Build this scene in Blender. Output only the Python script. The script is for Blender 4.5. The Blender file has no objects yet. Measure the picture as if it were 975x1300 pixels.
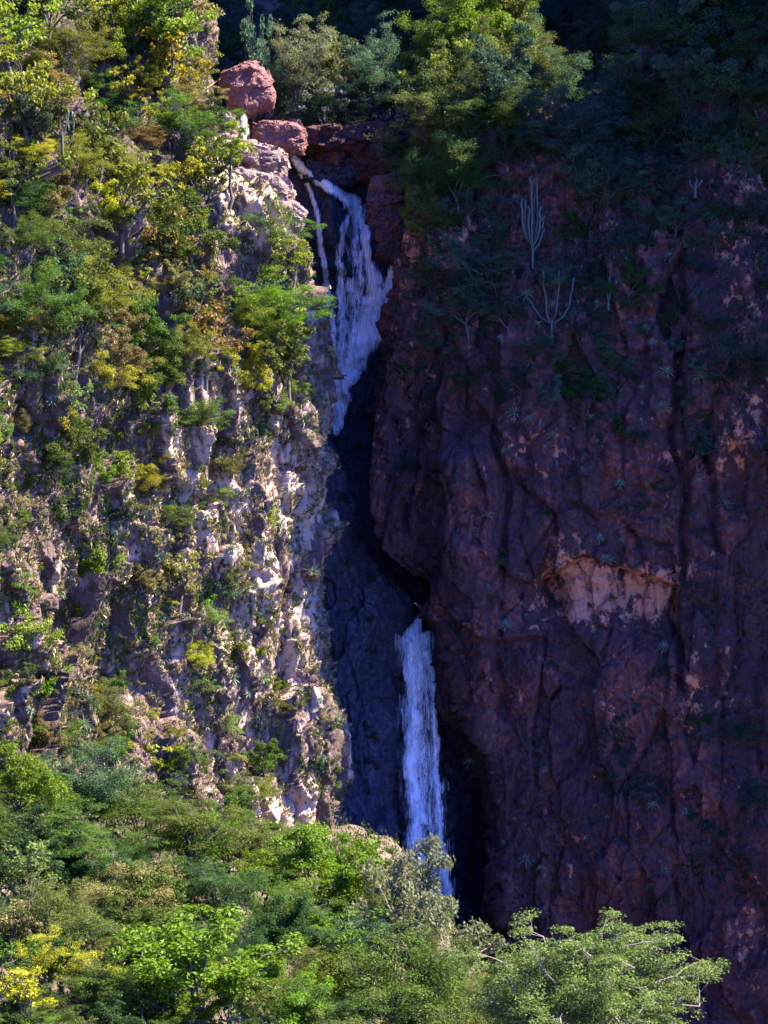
import bpy, math, random, zlib, re
import numpy as np
from mathutils import Vector
from mathutils.bvhtree import BVHTree

C = bpy.context.scene.collection
S = 90.0/975.0                      # metres per photo pixel on the plane 300 m away
def W(px, py, Y):                   # a point of the place, from where it is seen and how far it is
    k = S*Y/300.0
    return np.array([(px-487.5)*k, Y, (650-py)*k])

# ------------------------------------------------------------------ noise
def _h(ix, iy, iz, seed):
    n = (ix*374761393 + iy*668265263 + iz*1440662683 + seed*1274126177) & 0xffffffff
    n = ((n ^ (n >> 13))*1274126177) & 0xffffffff
    n = ((n ^ (n >> 16))*2246822519) & 0xffffffff
    return ((n ^ (n >> 15)) & 0xffffff)/float(0xffffff)
def vnoise(p, seed=0):
    f = np.floor(p).astype(np.int64); t = p-f; t = t*t*t*(t*(t*6-15)+10)
    r = 0
    for dx in (0, 1):
        for dy in (0, 1):
            for dz in (0, 1):
                w = (t[:, 0] if dx else 1-t[:, 0])*(t[:, 1] if dy else 1-t[:, 1])*(t[:, 2] if dz else 1-t[:, 2])
                r = r+w*_h(f[:, 0]+dx, f[:, 1]+dy, f[:, 2]+dz, seed)
    return r*2-1
def fbm(p, octs=4, seed=0, gain=.5):
    a, r, q = 1.0, 0, np.array(p)
    for i in range(octs):
        r = r+a*vnoise(q, seed+i*17); q = q*2.03+3.1; a *= gain
    return r
def facet(p, scale, seed, tilt=.5, off=.5):
    """fractured rock: each cell of a jittered grid is a tilted plane of its own"""
    q = p/np.array(scale); f = np.floor(q).astype(np.int64)
    best = np.full(len(q), 9e9); d2 = np.full(len(q), 9e9); val = np.zeros(len(q))
    for dx in (-1, 0, 1):
        for dy in (-1, 0, 1):
            for dz in (-1, 0, 1):
                c = f+np.array([dx, dy, dz])
                a, b, e = c[:, 0], c[:, 1], c[:, 2]
                ctr = c+np.stack([_h(a, b, e, seed), _h(a, b, e, seed+1), _h(a, b, e, seed+2)], 1)
                v = q-ctr; d = (v*v).sum(1)
                tx = np.stack([_h(a, b, e, seed+3), _h(a, b, e, seed+4), _h(a, b, e, seed+5)], 1)*2-1
                w = off*(_h(a, b, e, seed+6)*2-1)+tilt*(v*tx).sum(1)*1.4
                m = d < best
                d2 = np.where(m, best, np.minimum(d2, d)); val = np.where(m, w, val); best = np.where(m, d, best)
    return val, np.sqrt(d2)-np.sqrt(best)
def smooth(a, b, x):
    t = np.clip((x-a)/(b-a), 0, 1); return t*t*(3-2*t)

# ------------------------------------------------------------------ meshes
def mesh_from(name, V, F, mat, smooth_it=False, mats=None, fm=None):
    me = bpy.data.meshes.new(name)
    V = np.asarray(V, np.float32); F = np.asarray(F, np.int32); k = F.shape[1]
    me.vertices.add(len(V)); me.vertices.foreach_set('co', V.ravel())
    me.loops.add(F.size); me.loops.foreach_set('vertex_index', F.ravel())
    me.polygons.add(len(F)); me.polygons.foreach_set('loop_start', np.arange(0, F.size, k, dtype=np.int32))
    try: me.polygons.foreach_set('loop_total', np.full(len(F), k, np.int32))
    except Exception: pass
    if smooth_it: me.polygons.foreach_set('use_smooth', np.ones(len(F), bool))
    me.update(calc_edges=True); me.validate()
    for m in (mats or [mat]): me.materials.append(m)
    if fm is not None: me.polygons.foreach_set('material_index', np.asarray(fm, np.int32))
    return me
def link(name, me, parent=None):
    o = bpy.data.objects.new(name, me); C.objects.link(o)
    if parent: o.parent = parent
    return o
def structure(o, label=None):
    o['kind'] = 'structure'
    if label: o['label'] = label
    return o
def grid_faces(nu, nv):
    i = np.arange(nv-1)[:, None]*nu+np.arange(nu-1)[None, :]
    return np.stack([i, i+1, i+1+nu, i+nu], -1).reshape(-1, 4)

# ------------------------------------------------------------------ materials
def new_mat(name):
    m = bpy.data.materials.new(name); m.use_nodes = True
    nt = m.node_tree; nt.nodes.clear()
    return m, nt
class N:
    def __init__(s, nt): s.nt = nt
    def n(s, t, **kw):
        x = s.nt.nodes.new(t)
        for k, v in kw.items():
            if k.startswith('i_'):
                key = k[2:]; key = int(key) if key.isdigit() else key.replace('_', ' ')
                x.inputs[key].default_value = v
            else: setattr(x, k, v)
        return x
    def l(s, a, b): s.nt.links.new(a, b)
    def noise(s, vec, scale, detail=4, rough=.55, dist=0):
        x = s.n('ShaderNodeTexNoise', i_Scale=scale, i_Detail=detail, i_Roughness=rough, i_Distortion=dist); s.l(vec, x.inputs['Vector']); return x.outputs['Fac']
    def ramp(s, f, pts, interp='LINEAR'):
        r = s.n('ShaderNodeValToRGB'); e = r.color_ramp.elements; r.color_ramp.interpolation = interp
        while len(e) < len(pts): e.new(.5)
        for x, (p, c) in zip(e, pts): x.position = p; x.color = (c, c, c, 1) if isinstance(c, (int, float)) else (*c, 1)
        s.l(f, r.inputs[0]); return r.outputs[0]
    def mix(s, f, a, b, bt='MIX'):
        x = s.n('ShaderNodeMix', data_type='RGBA', blend_type=bt)
        for v, i in ((f, 0), (a, 6), (b, 7)):
            if isinstance(v, (int, float)): x.inputs[i].default_value = v if i == 0 else (v, v, v, 1)
            elif isinstance(v, tuple): x.inputs[i].default_value = (*v, 1)
            else: s.l(v, x.inputs[i])
        return x.outputs[2]
    def math(s, op, a, b=0):
        x = s.n('ShaderNodeMath', operation=op)
        for v, i in ((a, 0), (b, 1)):
            if isinstance(v, (int, float)): x.inputs[i].default_value = v
            else: s.l(v, x.inputs[i])
        return x.outputs[0]
    def scaled(s, vec, sc, rot=(0, 0, 0)):
        x = s.n('ShaderNodeMapping'); x.inputs['Scale'].default_value = sc; x.inputs['Rotation'].default_value = rot; s.l(vec, x.inputs[0]); return x.outputs[0]

def rock_mat(name, light, mid, dark, varnish, v_amt=.5, fresh=None, streak=.5, rough=.85, bump=.5, wet=0, lump=.7, grain=.6, fs=.9, fz=1.0):
    m, nt = new_mat(name); k = N(nt)
    co = k.n('ShaderNodeTexCoord').outputs['Object']
    out = k.n('ShaderNodeOutputMaterial'); b = k.n('ShaderNodeBsdfPrincipled', i_Roughness=rough)
    n1 = k.noise(k.scaled(co, (1, 1, .55)), .22, 6, .62, .4)
    n2 = k.noise(co, 1.6, 6, .65)
    base = k.mix(k.ramp(n1, [(.36, 0), (.62, 1)]), mid, light)
    base = k.mix(k.ramp(n2, [(.38, 0), (.66, 1)]), dark, base)
    # desert varnish: dark runs down the face
    st = k.noise(k.scaled(co, (1, 1, .14)), .55, 6, .6, .3)
    pt = k.noise(co, .13, 5, .6, .5)
    vm = k.ramp(k.math('ADD', k.math('MULTIPLY', st, streak), k.math('MULTIPLY', pt, 1-streak)), [(.5-.13*v_amt, 0), (.62-.13*v_amt, 1)])
    base = k.mix(k.math('MULTIPLY', vm, v_amt), base, varnish)
    cell = k.n('ShaderNodeTexVoronoi', feature='F1', i_Scale=.9); k.l(k.scaled(co, (1, 1, .6)), cell.inputs['Vector'])
    cc = k.n('ShaderNodeSeparateColor'); k.l(cell.outputs['Color'], cc.inputs[0])
    base = k.mix(.35, base, k.mix(cc.outputs[0], (.35, .33, .36), (1.0, .98, .95)), 'MULTIPLY')
    if fresh:
        at = k.n('ShaderNodeAttribute', attribute_name='fresh')
        fn = k.math('ADD', at.outputs['Fac'], k.math('MULTIPLY', k.math('SUBTRACT', k.noise(k.scaled(co, (1, 1, fz)), fs, 7, .62), .5), 2.2))
        base = k.mix(k.ramp(fn, [(.42, 0), (.62, 1)]), base, k.mix(n2, tuple(c*.72 for c in fresh), fresh))
    lich = k.ramp(k.noise(co, 3.3, 5, .7), [(.62, 0), (.72, .4)])
    base = k.mix(lich, base, tuple(min(.5, c*1.35) for c in light))
    k.l(base, b.inputs['Base Color'])
    cr = k.n('ShaderNodeTexVoronoi', feature='DISTANCE_TO_EDGE', i_Scale=1.5); k.l(k.scaled(co, (1, 1, .5), (.1, .2, 0)), cr.inputs['Vector'])
    crack = k.ramp(cr.outputs['Distance'], [(0, 0), (.09, 1)])
    hgt = k.math('ADD', k.math('MULTIPLY', crack, .35), k.math('ADD', k.math('MULTIPLY', k.noise(co, 1.1, 9, .68), lump), k.math('MULTIPLY', k.noise(k.scaled(co, (1, 1, .25)), 2.6, 7, .7), grain)))
    bp = k.n('ShaderNodeBump', i_Strength=bump, i_Distance=.5); k.l(hgt, bp.inputs['Height']); k.l(bp.outputs[0], b.inputs['Normal'])
    if wet: k.l(k.ramp(n2, [(.4, .9), (.6, .9-wet)]), b.inputs['Roughness'])
    b.inputs['Specular IOR Level'].default_value = .25
    k.l(b.outputs[0], out.inputs[0]); return m

M = {}
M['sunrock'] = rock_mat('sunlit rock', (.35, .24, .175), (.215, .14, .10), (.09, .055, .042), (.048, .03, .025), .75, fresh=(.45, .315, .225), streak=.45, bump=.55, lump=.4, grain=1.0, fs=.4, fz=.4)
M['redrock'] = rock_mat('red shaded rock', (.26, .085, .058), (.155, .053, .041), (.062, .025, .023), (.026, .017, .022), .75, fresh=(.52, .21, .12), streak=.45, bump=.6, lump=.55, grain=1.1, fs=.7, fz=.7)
M['bluerock'] = rock_mat('wet grey rock', (.085, .085, .12), (.05, .052, .08), (.02, .021, .034), (.010, .012, .022), .6, streak=.7, bump=.5, wet=.35)  # the gorge's blue shade is tinted into this wet rock's colour
M['boulder'] = rock_mat('red boulder rock', (.29, .125, .10), (.20, .085, .07), (.11, .05, .045), (.07, .045, .05), .35, bump=.4)
M['soil'] = rock_mat('hillside soil', (.20, .15, .11), (.13, .09, .065), (.06, .045, .035), (.05, .05, .03), .4, bump=.5)
M['ledge'] = rock_mat('pale ledge rock', (.42, .30, .245), (.29, .20, .165), (.15, .10, .085), (.09, .06, .055), .45, bump=.55, lump=.4, grain=.8)

# ------------------------------------------------------------------ rock sheets: plan curve x height, with fractured relief
def table(pts):
    a = np.array(pts, float); return lambda z: np.interp(z, a[:, 0], a[:, 1])
def corner(pts, Y):                 # [(py, px)] of a cliff's edge seen at distance Y -> x as a function of z
    p = [(650-py) for py, px in pts][::-1]; q = [(px-487.5) for py, px in pts][::-1]
    k = S*Y/300.0
    return lambda z: np.interp(z, np.array(p)*k, np.array(q)*k)

def sheet(name, plan, us, zs, relief, mat, fresh=None, lean=None, seed=0, sm=False):
    """plan(z) -> polyline of (x, y); us: samples along it in 0..n-1; relief(P, nrm) -> displacement in metres"""
    rows = []
    zs = np.asarray(zs, float)
    for z in zs:
        pl = np.array(plan(z), float)
        L = np.r_[0, np.cumsum(np.hypot(*np.diff(pl, axis=0).T))]
        t = np.interp(us, np.arange(len(pl)), L)
        dense = np.linspace(0, L[-1], 600)
        x = np.interp(dense, L, pl[:, 0]); y = np.interp(dense, L, pl[:, 1])
        w = max(3, int(2.6/(L[-1]/600)))|1; ker = np.hanning(w+2)[1:-1]; ker /= ker.sum()
        xp = np.convolve(np.pad(x, w//2, 'reflect', reflect_type='odd'), ker, 'valid'); yp = np.convolve(np.pad(y, w//2, 'reflect', reflect_type='odd'), ker, 'valid')
        rows.append(np.stack([np.interp(t, dense, xp), np.interp(t, dense, yp), np.full(len(t), z)], 1))
    P = np.array(rows)
    if lean is not None:
        P = lean(P)
    du = np.gradient(P, axis=1); dv = np.gradient(P, axis=0)
    nrm = np.cross(du, dv); nrm /= np.linalg.norm(nrm, axis=2, keepdims=True)+1e-9
    nv, nu = P.shape[:2]
    p = P.reshape(-1, 3); nn = nrm.reshape(-1, 3)
    d = relief(p)
    q = p+nn*d[:, None]
    me = mesh_from(name, q, grid_faces(nu, nv), mat, sm)
    if fresh is not None:
        at = me.attributes.new('fresh', 'FLOAT', 'POINT'); at.data.foreach_set('value', fresh(q).astype(np.float32))
    bv = BVHTree.FromPolygons([Vector(v) for v in q], grid_faces(nu, nv).tolist())
    return structure(link(name, me)), bv, q, nn

def px_of(p): k = S*p[:, 1]/300.0; return p[:, 0]/k+487.5, 650-p[:, 2]/k

# sunlit cliff on the near side of the gorge
Lc = corner([(-300, 180), (0, 222), (60, 240), (110, 262), (150, 275), (200, 322), (240, 358), (280, 370), (330, 382), (400, 394), (450, 402), (520, 405), (560, 401), (600, 397), (650, 401), (700, 407), (780, 401), (850, 397), (900, 411), (960, 429), (1010, 425), (1060, 421), (1300, 425)], 297)
def Lplan(z):
    c = float(Lc(z)); return [(-150, 130), (-80, 200), (-44, 246), (c-14, 284), (c-1.5, 295), (c, 300), (c-2.5, 320), (c-6, 362)]
def Llean(P):
    z = P[..., 2]
    P[..., 1] += .10*(z+50)+.38*np.clip(z-12, 0, None)+.5*np.clip(z-42, 0, None)*.6
    P[..., 1] -= .25*np.clip(-30-z, 0, None)
    return P
def Lrelief(p):
    wp = p+np.stack([vnoise(p*.3, 5), vnoise(p*.3, 6), vnoise(p*.3, 7)], 1)*.7
    a, ea = facet(wp, (5, 5, 11), 11, .8, 1.0)
    b, eb = facet(wp, (2.5, 2.5, 8.0), 23, .75, 1.0)
    c, ec = facet(wp+.15*wp[:, [2, 0, 1]]*0, (.9, .9, 3.0), 37, .6, 1.0)
    d = 2.4*fbm(p/17, 3, 2)+1.6*a+1.05*b+.30*c+.04*fbm(p/.6, 3, 9)
    return d-.7*(1-smooth(0, .10, eb))*smooth(-.3, .5, vnoise(p*.5, 44))-.3*(1-smooth(0, .14, ec))
def Lfresh_shade(q):
    X, Yp = px_of(q)
    return .20-.25*smooth(393, 408, X)*smooth(300, 400, Yp)+.36*smooth(170, 330, X-.10*(Yp-700))*smooth(330, 620, Yp)+.25*smooth(180, 260, X)*(1-smooth(290, 340, Yp))*smooth(120, 150, Yp)+.2*vnoise(q/7, 301)  # pale tone held back at the gorge corner: shade put into the colour
uL = np.r_[np.linspace(0, 1, 20)[:-1], np.linspace(1, 2, 50)[:-1], np.linspace(2, 3, 310)[:-1], np.linspace(3, 4, 100)[:-1], np.linspace(4, 5, 34)[:-1], np.linspace(5, 6, 50)[:-1], np.linspace(6, 7, 30)]
zL = np.r_[np.linspace(-75, -45, 60)[:-1], np.linspace(-45, 62, 640), np.linspace(62.5, 90, 50)]
L, bvL, vL, nL = sheet('cliff', Lplan, uL, zL, Lrelief, M['sunrock'], fresh=Lfresh_shade, lean=Llean)
structure(L, 'pale sunlit cliff with green plants along the near side of the gorge')

# shaded red cliff beyond the gorge
Rc = corner([(-300, 600), (0, 560), (150, 535), (235, 514), (330, 520), (380, 508), (430, 484), (480, 460), (520, 440), (600, 441), (680, 447), (712, 470), (740, 500), (762, 535), (785, 549), (850, 560), (880, 577), (920, 600), (960, 612), (1050, 620), (1200, 640), (1400, 650)], 330)
def Rplan(z):
    c = float(Rc(z)); return [(c+9, 385), (c+3.5, 352), (c, 335), (c+1.2, 330.5), (c+12, 328), (40, 323), (58, 321), (66, 309), (92, 309), (180, 470)]  # the forward spur past the far end is unseen, added to shade this cliff
def crest(x): return 34+1.2*np.clip(x, -5, 75)-12*smooth(14, 26, x)*(1-smooth(38, 56, x))
def Rlean(P):
    x, z = P[..., 0].copy(), P[..., 2].copy()
    P[..., 1] += (.05*(z+30)+.22*np.clip(z-22, 0, None))*(1-smooth(56, 66, x))
    zc = crest(x)-3; ex = np.clip(z-zc, 0, None)
    m = np.interp(x, [0, 15, 26, 40], [.95, .9, .2, -.3])
    P[..., 2] = np.where(ex > 0, zc+m*ex, z); P[..., 1] += ex
    return P
def bump(p, px, py, rx, ry, amp, pw=2):
    X, Z = px_of(p); r = np.abs((X-px)/rx)**pw+np.abs((Z-py)/ry)**pw
    return amp*np.exp(-r)
def Rrelief(p):
    X, Yp = px_of(p)
    wp = p+np.stack([vnoise(p*.25, 15), vnoise(p*.25, 16), vnoise(p*.25, 17)], 1)*.4
    a, ea = facet(wp, (7, 7, 15), 51, .5, 1.0)
    b, eb = facet(wp, (2.8, 2.8, 7.0), 53, .6, 1.0)
    c, ec = facet(wp, (1.5, 1.5, 1.3), 57, .7, 1.0)
    e, ee = facet(wp*np.array([1, 1, 1]), (.7, .7, .5), 59, .9, .5)
    d = 2.2*fbm(p/22, 3, 31)+1.3*a+.85*b+.34*c+.15*e+.05*fbm(p/.7, 3, 33)-.35*(1-smooth(0, .08, eb))*smooth(-.2, .5, vnoise(p*.4, 45))
    d -= .35*(1-smooth(0, .10, ea))
    # the darker recessed wall left of the pillar, the pillar, its overhanging head, the hollow with fresh rock
    wob = 6*np.sin(Yp/37.)+4*np.sin(Yp/13.)
    d -= 3.4*(1-smooth(548, 560, X+wob))*smooth(420, 520, Yp)*(1-smooth(985, 1010, Yp))
    d += 2.6*smooth(552, 568, X+wob)*(1-smooth(618, 634, X+wob*.6))*smooth(560, 590, Yp)*(1-smooth(900, 1000, Yp))
    d += bump(p, 578, 592, 34, 42, 2.8, 3)
    d -= bump(p, 695, 752, 24, 26, 3.2, 3)
    ceil = 700+np.interp(X, [640, 680, 740, 790, 860], [25, 42, 0, 18, 40])
    ins = smooth(0, 10, Yp-ceil)*(1-smooth(40, 110, Yp-ceil))*smooth(640, 665, X)*(1-smooth(850, 868, X))
    d -= 2.4*ins
    # vertical clefts
    for cx, y0, y1, wd, am in ((862, 350, 900, 5, 2.4), (636, 470, 760, 4, 1.8), (905, 480, 760, 4, 1.3), (520, 500, 700, 5, 1.6), (800, 100, 420, 6, 1.5)):
        xx = X+8*np.sin(Yp/41.+cx)+4*np.sin(Yp/17.)
        d -= am*np.exp(-((xx-cx)/wd)**2)*smooth(y0, y0+40, Yp)*(1-smooth(y1-40, y1, Yp))
    # a big block standing out on the far side, from the cleft on
    d += 2.2*smooth(866, 874, X)*(1-smooth(560, 620, Yp))
    d += bump(p, 930, 250, 30, 170, 2.2, 3)
    d += 1.8*smooth(0, 8, (X-560)*.55+760-Yp+20*np.sin(X/30))*(1-smooth(60, 130, (X-560)*.55+760-Yp))*smooth(560, 590, X)*(1-smooth(680, 700, X))
    # flutes
    d += .35*np.sin(X/5.+3*vnoise(p*.2, 71))*smooth(480, 560, Yp)*smooth(880, 900, X)
    return d
def Rfresh(q):
    X, Yp = px_of(q)
    f = bump(q, 790, 752, 85, 42, .75, 3)+bump(q, 700, 705, 60, 40, .35)+bump(q, 560, 320, 60, 90, .42)+bump(q, 930, 560, 40, 60, .45)+bump(q, 945, 250, 40, 190, .55)+bump(q, 880, 870, 14, 60, .35)
    f += bump(q, 790, 1000, 130, 110, .10)+bump(q, 670, 820, 60, 60, .15)+bump(q, 500, 290, 16, 50, .6)+bump(q, 690, 560, 60, 50, .3)+bump(q, 945, 1180, 40, 80, .3)
    return f*.9+.06+.20*vnoise(q/6, 303)
uR = np.r_[np.linspace(0, 1, 12)[:-1], np.linspace(1, 2, 26)[:-1], np.linspace(2, 3, 26)[:-1], np.linspace(3, 4, 70)[:-1], np.linspace(4, 5, 170)[:-1], np.linspace(5, 6, 80)[:-1], np.linspace(6, 7, 30)[:-1], np.linspace(7, 8, 20)[:-1], np.linspace(8, 9, 14)]
zR = np.r_[np.linspace(-95, -80, 12)[:-1], np.linspace(-80, 75, 800)[:-1], np.linspace(75, 170, 160)]
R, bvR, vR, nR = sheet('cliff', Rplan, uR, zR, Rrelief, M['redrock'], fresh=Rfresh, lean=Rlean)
structure(R, 'tall dark red cliff in shadow beyond the waterfall')

# wall at the back of the gorge, behind the falls
def Gplan(z): return [(-60, 372), (-25, 362), (-12, 350), (0, 349), (12, 352), (26, 362)]
def Glean(P):
    z = P[..., 2]; P[..., 1] += .22*np.clip(z+5, 0, None)+.5*np.clip(z-38, 0, None)
    return P
def Grelief(p):
    X, Yp = px_of(p)
    a, ea = facet(p, (6, 6, 9), 81, .8, .8); b, eb = facet(p, (2.4, 2.4, 3.2), 83, .9, .6); c, ec = facet(p, (1, 1, 1.2), 85, .9, .5)
    d = 1.6*fbm(p/12, 3, 80)+1.2*a+.6*b+.3*c+.12*fbm(p/.6, 3, 88)
    d += bump(p, 425, 300, 14, 45, 3.0)            # dark rib between the two upper strands
    d -= .5*smooth(540, 600, Yp)*(1-smooth(740, 780, Yp))
    d += 3.0*smooth(208, 222, Yp)*(1-smooth(300, 330, Yp))*(1-smooth(420, 450, X))
    # joints of the bedded rock beside the lip
    d += .5*np.sign(np.sin(Yp/4.5+vnoise(p*.3, 9)*2))*(1-smooth(230, 280, Yp))
    return d
zG = np.linspace(-90, 62, 520)
uG = np.r_[np.linspace(0, 1, 30)[:-1], np.linspace(1, 4, 190)[:-1], np.linspace(4, 5, 30)]
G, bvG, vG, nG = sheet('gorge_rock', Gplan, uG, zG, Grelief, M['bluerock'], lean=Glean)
structure(G, 'dark wet rock wall behind the waterfalls')

# smooth wet buttress below the upper fall
Bc = corner([(535, 420), (548, 432), (570, 438), (620, 441), (680, 446), (700, 466), (730, 497), (762, 518), (790, 520), (830, 512), (900, 508), (1000, 500), (1150, 497), (1400, 495)], 336)
def Bplan(z): c = float(Bc(z)); return [(-45, 345), (-20, 336), (c-5, 334), (c-.8, 336), (c, 338), (c+.3, 356)]
def Blean(P):
    z = P[..., 2]; P[..., 1] += .10*(z+40)*(z > -40)+.8*np.clip(z-6, 0, None)+.10*np.clip(z+3, 0, None)
    return P
def Brelief(p):
    a, ea = facet(p, (5, 5, 10), 91, .7, .6); b, eb = facet(p, (2, 2, 4), 93, .8, .4); c, ec = facet(p, (.9, .9, 1.3), 95, .8, .6)
    return 1.3*fbm(p/10, 3, 90)+.9*a+.4*b+.2*c+.1*fbm(p/.6, 3, 98)
zB = np.linspace(-90, 13.2, 360)
uB = np.r_[np.linspace(0, 1, 10)[:-1], np.linspace(1, 2, 110)[:-1], np.linspace(2, 3, 40)[:-1], np.linspace(3, 4, 20)[:-1], np.linspace(4, 5, 30)]
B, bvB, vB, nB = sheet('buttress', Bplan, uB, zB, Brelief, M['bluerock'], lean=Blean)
structure(B, 'rounded blue-grey buttress beside the lower fall')

# ------------------------------------------------------------------ ground: one sheet to the horizon, with the near hillside and the far mountains
def ground_h(x, y):
    fore = -31-.36*(x+36)-.055*(240-y)
    fore = fore+1.0-np.clip(x-1, 0, 12)*.85*smooth(170, 215, y)-np.clip(x-10, 0, None)*.5
    fore += 21*np.exp(-((x-15)/9)**2-((y-153)/20)**2)
    fore = np.where(y < 140, fore-(140-y)*.45, fore)
    lipL = smooth(262, 300, y+0*x)
    floor = -84+0*x
    h = np.maximum(fore, floor)
    h = np.where(y > 300, h+(floor-h)*smooth(300, 325, y)*smooth(-14, -6, x), h)
    # plateau with the stream's bed, then the mountains behind
    back = 44+.50*np.clip(y-392, 0, None)+1.9*np.clip(x-28, 0, None)*smooth(405, 434, y)+1.1*np.clip(-30-x, 0, None)*smooth(330, 400, y)  # steep rise out of view, added to shade the far slope
    back = np.minimum(back, 330)
    t = smooth(374, 384, y)
    h = h*(1-t)+back*t
    return h
def axis(lo, a, b, hi, d, D): return np.r_[np.arange(lo, a, D), np.arange(a, b, d), np.arange(b, hi+D, D)]
gx = axis(-900, -70, 70, 900, .9, 18); gy = axis(-300, 100, 520, 1500, 1.1, 22)
GX, GY = np.meshgrid(gx, gy); gp = np.stack([GX.ravel(), GY.ravel(), np.zeros(GX.size)], 1)
gz = ground_h(gp[:, 0], gp[:, 1])+2.2*fbm(gp/18, 4, 61)+.5*facet(gp+.01, (2.5, 2.5, 2.5), 63, .8, .8)[0]+6*fbm(gp/60, 3, 66)*smooth(395, 450, gp[:, 1])
gp[:, 2] = gz
ground = structure(link('ground', mesh_from('ground', gp, grid_faces(len(gx), len(gy)), M['soil'])))
bvF = BVHTree.FromPolygons([Vector(v) for v in gp], grid_faces(len(gx), len(gy)).tolist())

# ------------------------------------------------------------------ ledges, blocks and the boulder at the head of the falls
def rock_blob(name, c, size, seed, mat, strata=0, yaw=0, tilt=0, power=4, rel=1.0, n=72):
    th = np.linspace(-math.pi, math.pi, 2*n+1)[:-1]; ph = np.linspace(-math.pi/2+.02, math.pi/2-.02, n)
    T, Ph = np.meshgrid(th, ph); d = np.stack([np.cos(Ph)*np.cos(T), np.cos(Ph)*np.sin(T), np.sin(Ph)], -1).reshape(-1, 3)
    r = 1/((np.abs(d)**power).sum(1)**(1/power)); p = d*r[:, None]*np.array(size)
    wp = p+seed*7.7; s = max(size)
    a, _ = facet(wp, (s*.55, s*.55, s*.4), seed, .9, .5); b, _ = facet(wp, (s*.2, s*.2, s*.13), seed+9, .9, .5)
    dd = rel*(.16*s*a+.06*s*b+.07*s*fbm(wp/s*2, 4, seed+3))
    if strata: dd += rel*strata*np.sign(np.sin(wp[:, 2]/.38+1.5*fbm(wp*.25, 2, seed+5)))
    p = p+d*dd[:, None]
    cy, sy, ct, st = math.cos(yaw), math.sin(yaw), math.cos(tilt), math.sin(tilt)
    x, y, z = p.T; x, z = x*ct-z*st, x*st+z*ct; x, y = x*cy-y*sy, x*sy+y*cy
    q = np.stack([x, y, z], 1)
    m2 = 2*n; F = []
    i = np.arange(n-1)[:, None]*m2; j = np.arange(m2)[None, :]
    F = np.stack([i+j, i+(j+1) % m2, i+m2+(j+1) % m2, i+m2+j], -1).reshape(-1, 4)
    q = np.vstack([q, q[:m2].mean(0), q[-m2:].mean(0)]); k = len(q)
    jj = np.arange(m2)
    caps = np.vstack([np.stack([(jj+1) % m2, jj, np.full(m2, k-2), np.full(m2, k-2)], 1)[:, :3], np.stack([jj+(n-1)*m2, (jj+1) % m2+(n-1)*m2, np.full(m2, k-1)], 1)])
    me = bpy.data.meshes.new(name); me.from_pydata(q.tolist(), [], F.tolist()+caps.tolist()); me.materials.append(mat); me.update()
    o = link(name, me); o.location = c; return o
def ledge(px, py, w, h, Y, seed, mat='ledge', strata=.1, tilt=0, dep=1.0, rel=1.0, power=4):
    k = S*Y/300
    o = rock_blob('rock_ledge', Vector(W(px, py, Y)), (w*k/2, w*k/2*dep, h*k/2), seed, M[mat], strata, 0, tilt, power, rel)
    return structure(o)
bo = rock_blob('boulder', Vector(W(314, 115, 352)), (31*S*1.17, 3.2, 33*S*1.17), 8, M['boulder'], 0, .2, .35, 3.2, .55, 90)
bo['label'] = 'big rounded red boulder perched above the head of the waterfall'; bo['category'] = 'boulder'
ledge(355, 176, 66, 38, 349, 12, 'boulder', .05, -.05, rel=.7)
ledge(275, 165, 52, 46, 334, 13, 'ledge', .12, rel=.62)
ledge(316, 205, 96, 42, 330, 14, 'ledge', .16, -.12, rel=.62)
ledge(290, 200, 80, 26, 326, 15, 'ledge', .16, -.1, rel=.62)
ledge(328, 250, 84, 62, 322, 16, 'ledge', .10, -.25, rel=.62)
ledge(364, 284, 38, 56, 322, 17, 'ledge', .10, -.5, rel=.62)
ledge(298, 268, 90, 60, 316, 18, 'ledge', .10, -.2, rel=.62)
ledge(235, 150, 70, 40, 326, 19, 'ledge', .12, -.2)
ledge(418, 180, 90, 26, 358, 20, 'redrock', .12)
ledge(455, 195, 100, 60, 362, 21, 'redrock', .12)
ledge(492, 262, 46, 70, 343, 22, 'redrock', .14, 0, 1.2)
ledge(498, 305, 34, 60, 342, 23, 'redrock', .12, 0, 1.2)
ledge(420, 222, 60, 30, 360, 24, 'bluerock', .12)

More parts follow.
